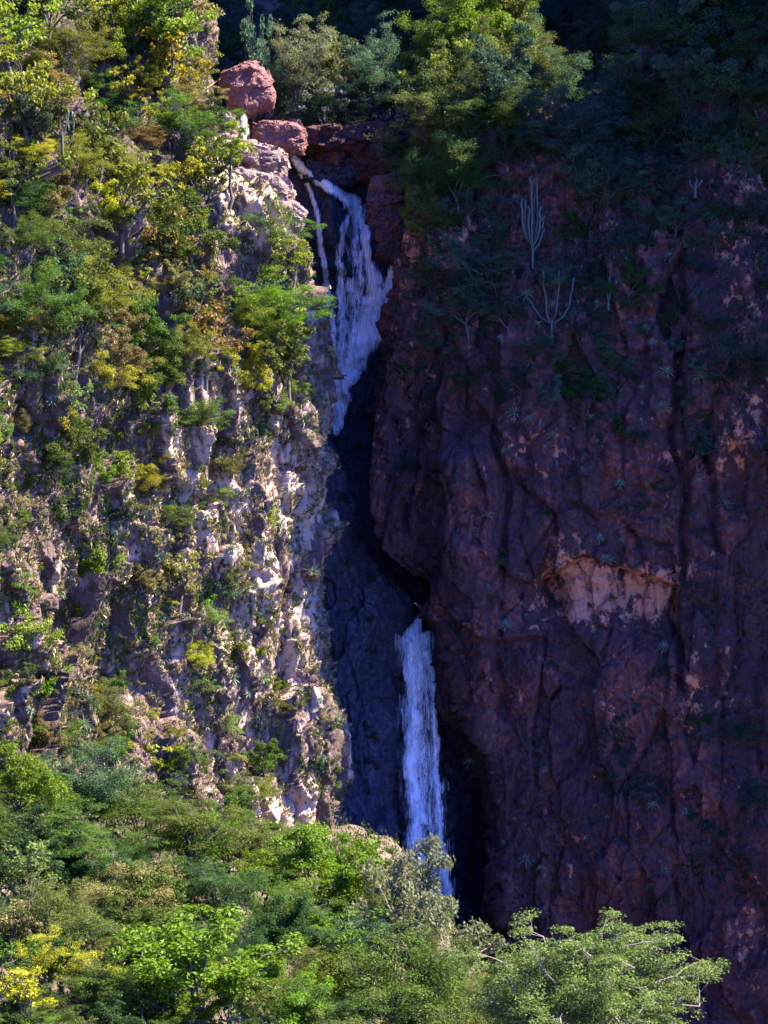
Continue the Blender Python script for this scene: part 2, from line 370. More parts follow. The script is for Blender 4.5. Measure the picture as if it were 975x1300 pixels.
# ------------------------------------------------------------------ water
def water_mat():
    m, nt = new_mat('falling water'); k = N(nt)
    uv = k.n('ShaderNodeAttribute', attribute_name='flow')
    out = k.n('ShaderNodeOutputMaterial')
    s1 = k.noise(k.scaled(uv.outputs['Vector'], (1.1, .17, 1)), 1.4, 7, .68, 1.2)
    s2 = k.noise(k.scaled(uv.outputs['Vector'], (2.6, .42, 1)), 2.4, 8, .75, .9)
    edge = k.n('ShaderNodeAttribute', attribute_name='cover')
    f = k.math('ADD', k.math('ADD', k.math('MULTIPLY', s1, 2.3), k.math('MULTIPLY', s2, 3.0)), k.math('SUBTRACT', edge.outputs['Fac'], 3.05))
    al = k.ramp(f, [(.08, 0), (.34, .22), (.62, .72), (.9, .98)])
    b = k.n('ShaderNodeBsdfPrincipled', i_Roughness=.45)
    k.l(k.mix(k.ramp(k.noise(k.scaled(uv.outputs['Vector'], (1.4, .35, 1)), 2.2, 7, .7, 1.0), [(.34, 0), (.52, 1)]), (.55, .62, .72), (.96, .96, .96)), b.inputs['Base Color'])
    bp = k.n('ShaderNodeBump', i_Strength=.35, i_Distance=.25); k.l(f, bp.inputs['Height']); k.l(bp.outputs[0], b.inputs['Normal'])
    tl = k.n('ShaderNodeBsdfTranslucent'); tl.inputs[0].default_value = (.8, .85, .9, 1)
    mx = k.n('ShaderNodeMixShader', i_0=.25); k.l(b.outputs[0], mx.inputs[1]); k.l(tl.outputs[0], mx.inputs[2])
    tr = k.n('ShaderNodeBsdfTransparent'); m2 = k.n('ShaderNodeMixShader')
    k.l(al, m2.inputs[0]); k.l(tr.outputs[0], m2.inputs[1]); k.l(mx.outputs[0], m2.inputs[2]); k.l(m2.outputs[0], out.inputs[0])
    return m
M['water'] = water_mat()
def strand_geo(pts, bv, lift, dens=1.0, layers=2, nu=16, seed=0, smoothing=6, Ymax=None, arc=.6):
    """pts: (px, py, width px, cover[, Y]) down the stream; the water hugs the rock behind it"""
    a = np.array([p[:4] for p in pts], float)
    L = np.r_[0, np.cumsum(np.hypot(np.diff(a[:, 0]), np.diff(a[:, 1])))]
    n = max(12, int(L[-1]/2.2)); t = np.linspace(0, L[-1], n)
    cx, cyy, wd, cv = (np.interp(t, L, a[:, i]) for i in range(4))
    ker = np.hanning(9)[1:-1]; ker /= ker.sum()
    sm = lambda v: np.convolve(np.pad(v, 3, 'edge'), ker, 'valid')
    cx, cyy, wd = sm(cx), sm(cyy), sm(wd)
    jn = np.stack([t/14., np.full(n, seed*3.1), np.zeros(n)], 1); wd = wd*(1.12+.30*fbm(jn, 3, seed+40)); cx = cx+wd*.10*fbm(jn*.8+9, 3, seed+41)
    tx, ty = np.gradient(cx), np.gradient(cyy); tl = np.hypot(tx, ty)+1e-6; nxp, nyp = ty/tl, -tx/tl
    V, F, FL, CV = [], [], [], []
    for ly in range(layers):
        D = np.zeros((n, nu))
        s = np.linspace(-1, 1, nu)
        PX = cx[:, None]+nxp[:, None]*s*wd[:, None]/2*(1-.12*ly); PY = cyy[:, None]+nyp[:, None]*s*wd[:, None]/2*(1-.12*ly)
        for i in range(n):
            for j in range(nu):
                d = Vector(W(PX[i, j], PY[i, j], 300)).normalized()
                h = bv.ray_cast(Vector((0, 0, 0)), d) if bv else None
                D[i, j] = (h[0].y if h and h[0] else 350)
        if len(pts[0]) > 4:
            yy = np.interp(t, L, np.array([p[4] for p in pts], float)); D = np.minimum(D-.5, yy[:, None]) if bv else np.repeat(yy[:, None], nu, 1)
        for _ in range(smoothing):
            Dp = np.pad(D, 1, 'edge'); D = np.minimum(D, (Dp[:-2, 1:-1]+Dp[2:, 1:-1]+Dp[1:-1, :-2]+Dp[1:-1, 2:])/4)
        rr = np.stack([PX.ravel()*.12, PY.ravel()*.03, np.full(PX.size, ly*5.+seed)], 1)
        D = D-lift-ly*.55-arc*(1-s[None, :]**2)-.35*fbm(rr, 3, seed).reshape(D.shape)-.15*fbm(rr*4, 2, seed+4).reshape(D.shape)
        k = S*D/300; pts3 = np.stack([(PX-487.5)*k, D, (650-PY)*k], -1).reshape(-1, 3)
        base = sum(len(v) for v in V); V.append(pts3); F.append(grid_faces(nu, n)+base)
        FL.append(np.stack([PX.ravel()*S*1.1, -(t[:, None]*S*1.1+0*PX).ravel(), np.full(PX.size, ly*7.3+seed)], 1))
        e = (1-np.abs(s)**1.7)[None, :]*np.minimum(1, np.minimum(np.arange(n), np.arange(n)[::-1]*.35)/3.+.15)[:, None]
        CV.append((cv[:, None]*dens*(.3+.7*e)+.1-.55*(1-e)).ravel()-.12*ly)
    return np.vstack(V), np.vstack(F), np.vstack(FL), np.concatenate(CV)
def waterfall(name, strands, label):
    V, F, FL, CV = [], [], [], []; b = 0
    for g in strands:
        V.append(g[0]); F.append(g[1]+b); FL.append(g[2]); CV.append(g[3]); b += len(g[0])
    me = mesh_from(name, np.vstack(V), np.vstack(F), M['water'], True)
    at = me.attributes.new('flow', 'FLOAT_VECTOR', 'POINT'); at.data.foreach_set('vector', np.vstack(FL).astype(np.float32).ravel())
    at = me.attributes.new('cover', 'FLOAT', 'POINT'); at.data.foreach_set('value', np.concatenate(CV).astype(np.float32))
    return structure(link(name, me), label)
waterfall('waterfall', [
    strand_geo([(370, 196, 12, 1.5), (382, 212, 15, 1.5), (400, 226, 20, 1.45), (425, 243, 22, 1.4), (446, 256, 22, 1.4), (460, 268, 26, 1.35)], bvG, 2.0, seed=1),
    strand_geo([(456, 258, 26, 1.4), (459, 280, 22, 1.25), (463, 305, 19, 1.2), (469, 335, 22, 1.2), (476, 362, 34, 1.25), (477, 388, 44, 1.35), (465, 420, 44, 1.4), (449, 460, 34, 1.45), (436, 500, 26, 1.45), (425, 560, 20, 1.35)], bvG, 1.0, seed=2, nu=28),
    strand_geo([(448, 262, 14, 1.25), (437, 290, 14, 1.1), (431, 330, 15, 1.0), (434, 380, 20, .95), (434, 430, 24, 1.0), (430, 480, 24, 1.15), (424, 545, 22, 1.2)], bvG, .8, seed=3, layers=1),
    strand_geo([(452, 262, 14, 1.1), (450, 300, 22, .92), (452, 345, 30, .88), (456, 390, 34, .98), (448, 440, 30, 1.1)], bvG, .7, seed=7, layers=1, nu=16),
    strand_geo([(380, 216, 12, 1.3), (394, 240, 9, 1.3), (403, 275, 9, 1.2), (409, 320, 11, 1.15), (417, 390, 15, 1.1), (424, 470, 17, 1.15)], bvG, .9, seed=4, layers=1, nu=9),
    strand_geo([(509, 314, 8, 1.4), (500, 340, 11, 1.4), (489, 372, 18, 1.4), (477, 406, 20, 1.35)], bvG, 1.5, seed=5, layers=1, nu=10)],
    'upper waterfall splitting into pale strands over dark rock')
waterfall('waterfall', [strand_geo([(310, 146, 11, .9), (310, 160, 12, 1.0), (311, 176, 12, .95)], None, 0, seed=11, nu=9)if False else
    strand_geo([(310, 142, 13, 1.1, 346), (310, 160, 14, 1.2, 346), (311, 182, 15, 1.15, 345)], None, 0, seed=11, nu=9)],
    'small waterfall dropping through the notch under the red boulder')
waterfall('waterfall', [
    strand_geo([(521, 762, 3, .9, 341), (530, 768, 4, 1.1, 341), (540, 778, 6, 1.1, 341)], None, 0, seed=21, nu=6, layers=1),
    strand_geo([(538, 776, 9, 1.1, 342), (530, 790, 15, 1.1, 341), (525, 802, 34, 1.3, 340), (527, 814, 58, 1.2, 339), (529, 835, 58, 1.05, 338.5), (531, 870, 56, .85, 338), (534, 950, 62, .74, 337.5), (539, 1020, 72, .70, 337), (545, 1080, 80, .68, 337), (552, 1150, 84, .66, 336), (556, 1200, 60, .6, 336)], None, 0, seed=22, nu=28, layers=2),
    strand_geo([(520, 812, 16, 1.3, 338), (521, 850, 22, 1.35, 337.5), (524, 920, 24, 1.4, 337), (524, 1000, 26, 1.35, 336.5), (529, 1080, 30, 1.15, 336), (538, 1160, 38, .95, 335.5)], None, 0, seed=23, nu=14, layers=2),
    strand_geo([(540, 822, 16, 1.3, 338.5), (549, 855, 12, 1.2, 338), (552, 900, 13, 1.15, 337.5), (553, 980, 16, 1.0, 337), (560, 1070, 18, 1.0, 336.5), (569, 1150, 20, .95, 336)], None, 0, seed=24, nu=12, layers=2)],
    'lower waterfall dropping as a tall column from the dark cleft')
# ------------------------------------------------------------------ foliage materials
LEAF = {   # two tones of one plant's leaves, and how they are worded
 'fresh':  ((.12, .20, .018), (.20, .31, .03), 'bright green'),
 'vivid':  ((.075, .24, .012), (.15, .38, .022), 'vivid green'),
 'mid':    ((.07, .125, .02), (.125, .20, .03), 'mid green'),
 'deep':   ((.028, .075, .018), (.055, .13, .03), 'deep green'),
 'olive':  ((.10, .12, .028), (.17, .19, .045), 'olive green'),
 'lime':   ((.19, .25, .03), (.32, .37, .05), 'yellow-green'),
 'yellow': ((.36, .35, .03), (.52, .50, .06), 'yellow-leaved'),
 'rust':   ((.24, .18, .05), (.36, .28, .08), 'rusty yellow'),
 'dry':    ((.22, .19, .075), (.32, .27, .12), 'dry straw-coloured'),
 'blue':   ((.055, .11, .055), (.10, .17, .09), 'blue-green'),
 'silver': ((.17, .21, .13), (.29, .33, .22), 'silvery'),
 'pale':   ((.12, .19, .05), (.22, .29, .09), 'pale green'),
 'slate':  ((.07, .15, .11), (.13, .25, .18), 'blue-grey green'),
 'teal':   ((.024, .065, .052), (.048, .105, .078), 'dark blue-green'),  # leaf tone darkened to stand in for shade
}
def leaf_mat(key):
    a, b, _ = LEAF[key]; m, nt = new_mat(key+' leaves'); k = N(nt)
    co = k.n('ShaderNodeTexCoord').outputs['Object']; oi = k.n('ShaderNodeObjectInfo')
    n = k.ramp(k.noise(co, .9, 3, .7), [(.32, 0), (.68, 1)])
    g = k.n('ShaderNodeNewGeometry')
    n = k.math('ADD', k.math('MULTIPLY', n, .55), k.math('MULTIPLY', g.outputs['Random Per Island'], .45))
    c = k.mix(n, a, b)
    hs = k.n('ShaderNodeHueSaturation'); k.l(k.mix(1, c, (.55, .55, .46), 'MULTIPLY'), hs.inputs['Color'])
    k.l(k.math('ADD', .475, k.math('MULTIPLY', oi.outputs['Random'], .05)), hs.inputs['Hue'])
    k.l(k.math('ADD', .8, k.math('MULTIPLY', oi.outputs['Random'], .4)), hs.inputs['Value'])
    hs.inputs['Saturation'].default_value = 1.05
    p = k.n('ShaderNodeBsdfPrincipled', i_Roughness=.6); k.l(hs.outputs[0], p.inputs['Base Color']); p.inputs['Specular IOR Level'].default_value = .22
    t = k.n('ShaderNodeBsdfTranslucent'); k.l(k.mix(1, hs.outputs[0], (1.3, 1.35, .7), 'MULTIPLY'), t.inputs[0])
    mx = k.n('ShaderNodeMixShader', i_0=.38); k.l(p.outputs[0], mx.inputs[1]); k.l(t.outputs[0], mx.inputs[2])
    o = k.n('ShaderNodeOutputMaterial'); k.l(mx.outputs[0], o.inputs[0]); return m
LM = {k: leaf_mat(k) for k in LEAF}
def bark_mat(name, a, b):
    m, nt = new_mat(name); k = N(nt); co = k.n('ShaderNodeTexCoord').outputs['Object']
    p = k.n('ShaderNodeBsdfPrincipled', i_Roughness=.9); k.l(k.mix(k.noise(k.scaled(co, (1, 1, .3)), 4, 5, .7), a, b), p.inputs['Base Color'])
    o = k.n('ShaderNodeOutputMaterial'); k.l(p.outputs[0], o.inputs[0]); return m
M['bark'] = bark_mat('grey brown bark', (.03, .025, .022), (.10, .08, .068))
M['palebark'] = bark_mat('pale bark', (.14, .11, .09), (.28, .22, .19))

# ------------------------------------------------------------------ plants
def tubes(paths, sides=5):
    V, F = [], []; b = 0
    an = np.linspace(0, 2*math.pi, sides, endpoint=False); ca, sa = np.cos(an), np.sin(an)
    for P, R in paths:
        P = np.array(P); n = len(P); t = np.gradient(P, axis=0); t /= np.linalg.norm(t, axis=1, keepdims=True)+1e-9
        u = np.cross(t, np.array([.31, .95, .05])); u /= np.linalg.norm(u, axis=1, keepdims=True)+1e-9; v = np.cross(t, u)
        V.append((P[:, None]+np.array(R)[:, None, None]*(ca[None, :, None]*u[:, None]+sa[None, :, None]*v[:, None])).reshape(-1, 3))
        i = np.arange(n-1)[:, None]*sides; j = np.arange(sides)[None]
        F.append(np.stack([i+j, i+(j+1) % sides, i+sides+(j+1) % sides, i+sides+j], -1).reshape(-1, 4)+b); b += n*sides
    return np.vstack(V), np.vstack(F)
def leaves(ctr, nrm, axis_, ln, wd):
    """one bent diamond per leaf"""
    a = axis_-(axis_*nrm).sum(1, keepdims=True)*nrm; a /= np.linalg.norm(a, axis=1, keepdims=True)+1e-9
    s = np.cross(nrm, a)
    L, Wd = ln[:, None], wd[:, None]
    V = np.stack([ctr-a*L/2, ctr+s*Wd/2-nrm*Wd*.12+a*L*.05, ctr+a*L/2-nrm*L*.12, ctr-s*Wd/2-nrm*Wd*.12+a*L*.05], 1).reshape(-1, 3)
    return V, np.arange(len(V)).reshape(-1, 4)
KIND = dict(
 # height, crown spread, limbs, levels, tip clumps radius (xy, z), leaves per clump, leaf length, width, uprightness, first limb height
 broad=dict(h=7, r=4.2, limbs=7, kids=(5, 4), cr=(.62, .42), n=90, ll=.23, lw=.13, up=.35, base=.22, flat=.95),
 glossy=dict(h=7, r=4.4, limbs=8, kids=(5, 4), cr=(.7, .5), n=85, ll=.29, lw=.13, up=.45, base=.2, flat=1.05),
 feathery=dict(h=5.2, r=4.3, limbs=7, kids=(5, 5), cr=(.8, .16), n=80, ll=.20, lw=.06, up=.82, base=.3, flat=.5),
 fine=dict(h=6, r=4.4, limbs=8, kids=(5, 5), cr=(.7, .34), n=90, ll=.17, lw=.07, up=.6, base=.2, flat=.75),
 open=dict(h=5.5, r=3.0, limbs=5, kids=(4, 3), cr=(.5, .3), n=26, ll=.27, lw=.15, up=.3, base=.35, flat=.9),
 bush=dict(h=2.4, r=1.7, limbs=7, kids=(3, 3), cr=(.36, .28), n=30, ll=.20, lw=.10, up=.3, base=.08, flat=.85),
 finebush=dict(h=2.2, r=1.9, limbs=7, kids=(4, 3), cr=(.4, .16), n=44, ll=.15, lw=.05, up=.7, base=.1, flat=.6),
 rounded=dict(h=10, r=7.0, limbs=26, kids=(7, 5), cr=(.72, .36), n=100, ll=.19, lw=.10, up=.5, base=.22, flat=.8),
)
def plant_meshes(kind, seed):
    K = KIND[kind]; rg = np.random.default_rng(seed); paths = []; tips = []
    def branch(p0, p1, r0, r1, sag, n=5):
        t = np.linspace(0, 1, n)[:, None]; P = p0+(p1-p0)*t; L = np.linalg.norm(p1-p0)
        P = P+np.array([0, 0, 1])*sag*L*(4*t*(1-t))+rg.normal(0, .045*L, (n, 3))*np.minimum(1, 4*t*(1-t)+.0)
        paths.append((P, np.linspace(r0, r1, n))); return P
    H, R = K['h'], K['r']; tr = .022*H
    fork = np.array([rg.normal(0, .06*H), rg.normal(0, .06*H), H*K['base']])
    branch(np.array([0, 0, -.6]), fork, tr*1.5, tr, 0, 4)
    for i in range(K['limbs']):
        az = 2*math.pi*(i+rg.uniform(-.35, .35))/K['limbs']; el = math.asin(.12+.86*((i*.618+.37) % 1.0)) if i else 1.4
        rr = rg.uniform(.82, 1.0)
        tip = np.array([math.cos(az)*math.cos(el)*R*rr, math.sin(az)*math.cos(el)*R*rr, H*K['base']+(H*(1-K['base']))*(math.sin(el)**K['flat']*.92*rr+.04)])
        limb = branch(fork, tip, tr*.55, tr*.2, rg.uniform(.03, .16), 7)
        for j in range(K['kids'][0]):
            q = limb[2+int(j*4/K['kids'][0])] if j < K['kids'][0]-1 else limb[-1]
            d = (tip-fork); d /= np.linalg.norm(d); d = d+rg.normal(0, .75, 3); d[2] = d[2]*(1-.6*K['up'])+.18; d /= np.linalg.norm(d)
            e = q+d*R*rg.uniform(.22, .42)
            sub = branch(q, e, tr*.2, tr*.08, .05, 4)
            tips.append((e, d))
            for l in range(K['kids'][1]):
                d2 = d+rg.normal(0, .9, 3); d2[2] = d2[2]*(1-.7*K['up'])+.1; d2 /= np.linalg.norm(d2)
                s0 = sub[rg.integers(1, 4)]; e2 = s0+d2*R*rg.uniform(.10, .22)
                branch(s0, e2, tr*.08, tr*.04, 0, 3); tips.append((e2, d2))
    Cc, Nn, Ax, Ln = [], [], [], []
    sc_ = (R/4.2 if R < 6 else 1.0) if R > 2.5 else R/1.8
    for e, d in tips:
        n = int(K['n']*rg.uniform(.55, 1.3)); u = rg.normal(0, 1, (n, 3)); u /= np.linalg.norm(u, axis=1, keepdims=True); u *= rg.uniform(.15, 1, (n, 1))**.6
        cr = np.array([K['cr'][0], K['cr'][0], K['cr'][1]])*rg.uniform(.7, 1.25)*max(.8, sc_)
        tl = rg.normal(0, .22, 2); o = u*cr; o[:, 2] += o[:, 0]*tl[0]+o[:, 1]*tl[1]
        Cc.append(e+o)
        nn = rg.normal(0, 1, (n, 3))*(1-K['up'])+np.array([0, 0, 1.0])*K['up']+u*.45; nn /= np.linalg.norm(nn, axis=1, keepdims=True); Nn.append(nn)
        Ax.append(u+rg.normal(0, .5, (n, 3))-np.array([0, 0, .25])); Ln.append(rg.uniform(.6, 1.25, n))
    Cc, Nn, Ax, Ln = map(np.concatenate, (Cc, Nn, Ax, Ln))
    LV, LF = leaves(Cc, Nn, Ax, Ln*K['ll'], Ln*K['lw'])
    TV, TF = tubes(paths, 5)
    return (TV, TF), (LV, LF), float(np.percentile(np.abs(Cc[:, :2]), 97)), float(np.percentile(Cc[:, 2], 98.5))
_pm, _px = {}, {}
def proto(kind, var, col, bark='bark', small=False):
    """one root with its trunk and crown, kept to copy from"""
    if (kind, var) not in _pm:
        t, l, r, h = plant_meshes(kind, zlib.crc32((kind+str(var)).encode()) % 99991); _pm[kind, var] = (t, l, r, h)
    key = (kind, var, col, bark, small)
    if key not in _px:
        t, l, r, h = _pm[kind, var]
        _px[key] = (mesh_from('stem' if small else 'trunk', t[0], t[1], M[bark], True), mesh_from('foliage' if small else 'crown', l[0], l[1], LM[col]), r, h)
    return _px[key]
PLANTS = []     # (root, px, py, height class)
FORM = dict(broad='', glossy='glossy-leaved ', feathery='feathery ', fine='fine-leaved ', open='open-branched ', bush='low ', finebush='low feathery ', rounded='broad ')
def plant(kind, col, loc, width, rnd, place, group, squash=1.0, bark='bark', lean=(0, 0), px=None, special=None):
    var = rnd.randrange(3 if KIND[kind]['r'] > 2.5 else 4)
    small = width < 5.0 or 'bush' in kind; fea = kind in ('feathery', 'finebush')
    tm, cm, r, h = proto(kind, var, col, bark, small)
    root = bpy.data.objects.new(('feathery_' if fea else '')+('shrub' if small else 'tree'), None); C.objects.link(root)
    s = width/2/r
    root.location = loc; root.scale = (s, s, s*squash); root.rotation_euler = (lean[0], lean[1], rnd.uniform(0, 6.283))
    t = link('stem' if small else 'trunk', tm, root); c = link('foliage' if small else 'crown', cm, root)
    root['category'] = 'shrub' if small else 'tree'
    if special: root['label'] = special; root['group'] = group
    else: PLANTS.append([root, LEAF[col][2]+' '+FORM[kind]+('shrub' if small else 'tree'), place, group, px])
    return root, h*s*squash
def cast(bv, px, py):
    d = Vector(W(px, py, 300)).normalized(); h = bv.ray_cast(Vector((0, 0, 0)), d); return h[0], h[1]
rnd = random.Random(4)
def vis_width(w, Y): return w*S*Y/300
def on(bv, px, py, w, kind, col, place, group, squash=1.0, crown_at=.62, **kw):
    """a plant whose crown is seen around (px, py); it roots in the rock below the crown"""
    p, n = cast(bv, px, py)
    if p is None: return
    K = KIND[kind]; wm = vis_width(w, p.y)
    hh = K['h']/K['r']*wm/2*squash
    drop = hh*crown_at/(S*p.y/300)
    p2, n2 = cast(bv, px+rnd.uniform(-.1, .1)*w, py+drop)
    if p2 is None or abs(p2.y-p.y) > 25: p2 = p
    p2 = p2+Vector((0, .25, -.1))
    return plant(kind, col, p2, wm, rnd, place, group, squash, px=(px, py), **kw)

GL = 'plants rooted on the sunlit cliff'; GR = 'plants on the shaded cliff'; GF = 'trees on the near hillside'; GU = 'sunlit trees above the shaded cliff'; GB = 'trees on the far slope'
# --- the sunlit cliff: the plants one can tell apart
for a in [
 (345, 300, 125, 'feathery', 'mid'), (346, 392, 148, 'feathery', 'vivid'), (356, 425, 84, 'feathery', 'vivid'), (320, 410, 80, 'fine', 'fresh'), (372, 345, 62, 'open', 'lime'), (92, 72, 130, 'feathery', 'olive'),
 (212, 62, 95, 'open', 'lime'), (158, 50, 90, 'broad', 'lime'), (165, 18, 110, 'broad', 'fresh'), (60, 20, 110, 'open', 'mid'), (215, 95, 90, 'open', 'yellow'), (262, 108, 60, 'open', 'lime'),
 (25, 60, 110, 'open', 'lime'), (222, 165, 115, 'feathery', 'mid'), (40, 145, 110, 'open', 'lime'), (135, 168, 70, 'feathery', 'deep'), (110, 225, 130, 'open', 'olive'),
 (30, 205, 90, 'bush', 'fresh'), (255, 155, 60, 'finebush', 'olive'), (20, 250, 100, 'feathery', 'deep'), (160, 250, 100, 'open', 'lime'), (295, 215, 70, 'open', 'lime'), (270, 240, 90, 'open', 'olive'),
 (60, 300, 120, 'fine', 'olive'), (120, 370, 110, 'fine', 'lime'), (205, 355, 120, 'open', 'rust'), (230, 300, 110, 'broad', 'mid'), (180, 310, 90, 'feathery', 'blue'), (40, 385, 110, 'fine', 'mid'),
 (95, 430, 120, 'open', 'olive'), (128, 476, 85, 'fine', 'yellow'), (190, 472, 80, 'fine', 'lime'), (180, 425, 90, 'broad', 'mid'), (245, 395, 70, 'open', 'olive'), (270, 440, 90, 'open', 'rust'), (45, 470, 90, 'fine', 'deep'),
 (366, 445, 70, 'open', 'lime'), (345, 455, 70, 'open', 'olive'), (378, 495, 44, 'finebush', 'fresh'), (330, 440, 60, 'open', 'fresh'),
 (250, 525, 95, 'feathery', 'mid'), (85, 560, 95, 'broad', 'mid'), (60, 595, 80, 'feathery', 'deep'), (188, 604, 70, 'fine', 'yellow'), (225, 655, 80, 'feathery', 'mid'), (300, 590, 60, 'finebush', 'olive'), (75, 640, 60, 'bush', 'deep'),
 (292, 630, 50, 'finebush', 'lime'), (230, 740, 80, 'open', 'dry'), (120, 710, 60, 'bush', 'fresh'), (270, 745, 70, 'finebush', 'blue'), (265, 785, 60, 'finebush', 'pale'), (345, 655, 45, 'finebush', 'lime'), (330, 780, 40, 'bush', 'olive'),
 (60, 860, 60, 'bush', 'fresh'), (135, 905, 90, 'fine', 'olive'), (150, 940, 60, 'broad', 'mid'), (335, 965, 50, 'broad', 'mid'), (290, 920, 60, 'finebush', 'pale'), (235, 965, 60, 'fine', 'mid'), (215, 985, 60, 'open', 'yellow'),
 (300, 1015, 90, 'feathery', 'mid'), (30, 800, 70, 'bush', 'lime'), (30, 740, 70, 'finebush', 'mid'), (350, 895, 60, 'finebush', 'olive'), (330, 1000, 50, 'finebush', 'lime'), (250, 870, 50, 'finebush', 'pale'), (80, 530, 60, 'bush', 'yellow')]:
    on(bvL, *a, 'L', GL)
# --- and the rest of its cover
cells = []
def free(px, py, r):
    for x, y, q in cells:
        if (x-px)**2+(y-py)**2 < (r+q)**2*.24: return False
    cells.append((px, py, r)); return True
def rockiness(px, py):      # share of bare rock, read from the photograph
    a = smooth(330, 620, np.array(py))*.55+.10
    b = smooth(150, 330, np.array(px))*.50*smooth(380, 560, np.array(py))
    if 180 < px < 380 and 140 < py < 290 and px > 200+(py-140)*.5: a += .35
    return float(min(.93, a+b+(.14 if py > 700 and px > 180 else 0)))
cnt = 0
for _ in range(9000):
    px, py = rnd.uniform(-30, 425), rnd.uniform(-40, 1050)
    if rnd.random() < rockiness(px, py) or py > 930+px*.3: continue
    top = py < 480
    if px > 392 and py < 560: continue
    if 245 < px < 400 and 150 < py < 285 or 268 < px and 255 < py < 455: continue
    w = rnd.choice([34, 42, 50, 60, 74, 84] if top else [16, 20, 24, 30, 38, 50])
    if not free(px, py, w/2): continue
    if w > 45: kind = rnd.choice(['fine', 'feathery', 'open', 'broad', 'open'])
    else: kind = rnd.choice(['bush', 'finebush', 'bush', 'finebush', 'open'])
    if top: col = rnd.choice(['olive', 'mid', 'lime', 'deep', 'fresh', 'mid', 'olive', 'blue', 'rust', 'yellow', 'lime', 'dry'])
    else: col = rnd.choice(['olive', 'mid', 'lime', 'deep', 'fresh', 'pale', 'dry', 'dry', 'blue', 'yellow', 'olive'])
    if on(bvL, px, py, w, kind, col, 'L', GL): cnt += 1
    if cnt >= 380: break

# --- near hillside
FR = [ # px, py (crown centre), width, kind, colour, squash
 (60, 945, 150, 'feathery', 'mid', .9), (25, 995, 110, 'glossy', 'fresh', 1), (110, 1000, 170, 'fine', 'blue', .9), (175, 1035, 150, 'fine', 'mid', .8), (90, 1075, 160, 'feathery', 'mid', .9),
 (232, 1060, 170, 'feathery', 'mid', 1), (290, 1075, 120, 'fine', 'olive', 1), (155, 1140, 150, 'fine', 'dry', .8), (395, 1100, 150, 'broad', 'fresh', .8), (335, 1112, 80, 'broad', 'fresh', .9), (262, 1130, 150, 'feathery', 'deep', .9),
 (445, 1155, 130, 'fine', 'mid', .7), (40, 1120, 110, 'open', 'pale', 1), (370, 1160, 110, 'fine', 'mid', .9), (60, 1170, 150, 'fine', 'olive', 1), (190, 1195, 130, 'feathery', 'deep', .9),
 (245, 1245, 220, 'glossy', 'fresh', .8), (65, 1225, 110, 'fine', 'yellow', 1), (440, 1215, 130, 'fine', 'blue', .7), (500, 1250, 230, 'fine', 'mid', .8), (130, 1270, 150, 'feathery', 'mid', .9), (30, 1280, 110, 'open', 'yellow', 1), (385, 1285, 140, 'fine', 'mid', .8),
 (620, 1275, 170, 'fine', 'olive', .8), (340, 1190, 60, 'bush', 'deep', .9), (10, 1060, 90, 'feathery', 'mid', 1), (10, 1190, 90, 'open', 'dry', 1), (560, 1235, 110, 'fine', 'mid', .8), (540, 1290, 120, 'broad', 'mid', .8), (300, 1040, 80, 'broad', 'mid', 1), (350, 1070, 70, 'fine', 'mid', 1), (480, 1100, 60, 'bush', 'mid', 1)]
def fore(px, py, w, kind, col, sq=1.0, special=None, bark='bark', Yf=None):
    K = KIND[kind]
    if Yf is None:   # march down the line of sight below the crown until the ground is met
        for Y in range(140, 284, 3):
            k = S*Y/300; wm = w*k; hh = K['h']/K['r']*wm/2*sq
            z = (650-py)*k-hh*.62; x = (px-487.5)*k
            hit = bvF.ray_cast(Vector((x, Y, 60)), Vector((0, 0, -1)))[0]
            if hit and hit.z >= z-.3: Yf = Y; break
        else: Yf = 272
    k = S*Yf/300; x = (px-487.5)*k; hit = bvF.ray_cast(Vector((x, Yf, 80)), Vector((0, 0, -1)))[0]
    wm = w*k; hh = K['h']/K['r']*wm/2*sq; zt = (650-py)*k+hh*.5; need = zt-hit.z
    root, H_ = plant(kind, col, hit, wm, rnd, 'F', GF, 1, bark, px=(px, py), special=special)
    root.scale.z *= max(.7, min(2.4, need/H_))
    return root, H_
for a in FR: fore(*a)
fore(532, 1142, 155, 'broad', 'silver', 1.0, 'silvery-leaved tree standing before the foot of the lower waterfall', 'palebark', 232)
fore(478, 1120, 60, 'broad', 'silver', 1.0, None, 'palebark', 238)
pl = [(762, 1205, 150, .95, 166), (690, 1235, 150, .95, 160), (835, 1255, 170, .9, 158), (750, 1275, 190, .9, 152), (650, 1215, 70, .8, 168)]
for i, (px, py, w, sq, Y) in enumerate(pl[:1]):
    pass
big, _ = fore(752, 1268, 268, 'rounded', 'pale', .9, 'large pale green tree standing alone before the foot of the shaded cliff', 'palebark', 160)
fore(585, 1190, 90, 'fine', 'olive', .9, None, 'bark', 215)
fore(600, 1235, 100, 'fine', 'mid', .9, None, 'bark', 200)
fore(452, 1108, 90, 'broad', 'fresh', .9, None, 'bark', 250)
fore(490, 1160, 90, 'fine', 'mid', .9, None, 'bark', 236)
fore(555, 1205, 90, 'fine', 'mid', .9, None, 'bark', 225)
fore(625, 1235, 80, 'broad', 'mid', .9, None, 'bark', 205)
fore(430, 1095, 80, 'broad', 'fresh', .9, None, 'bark', 255)
fc = []
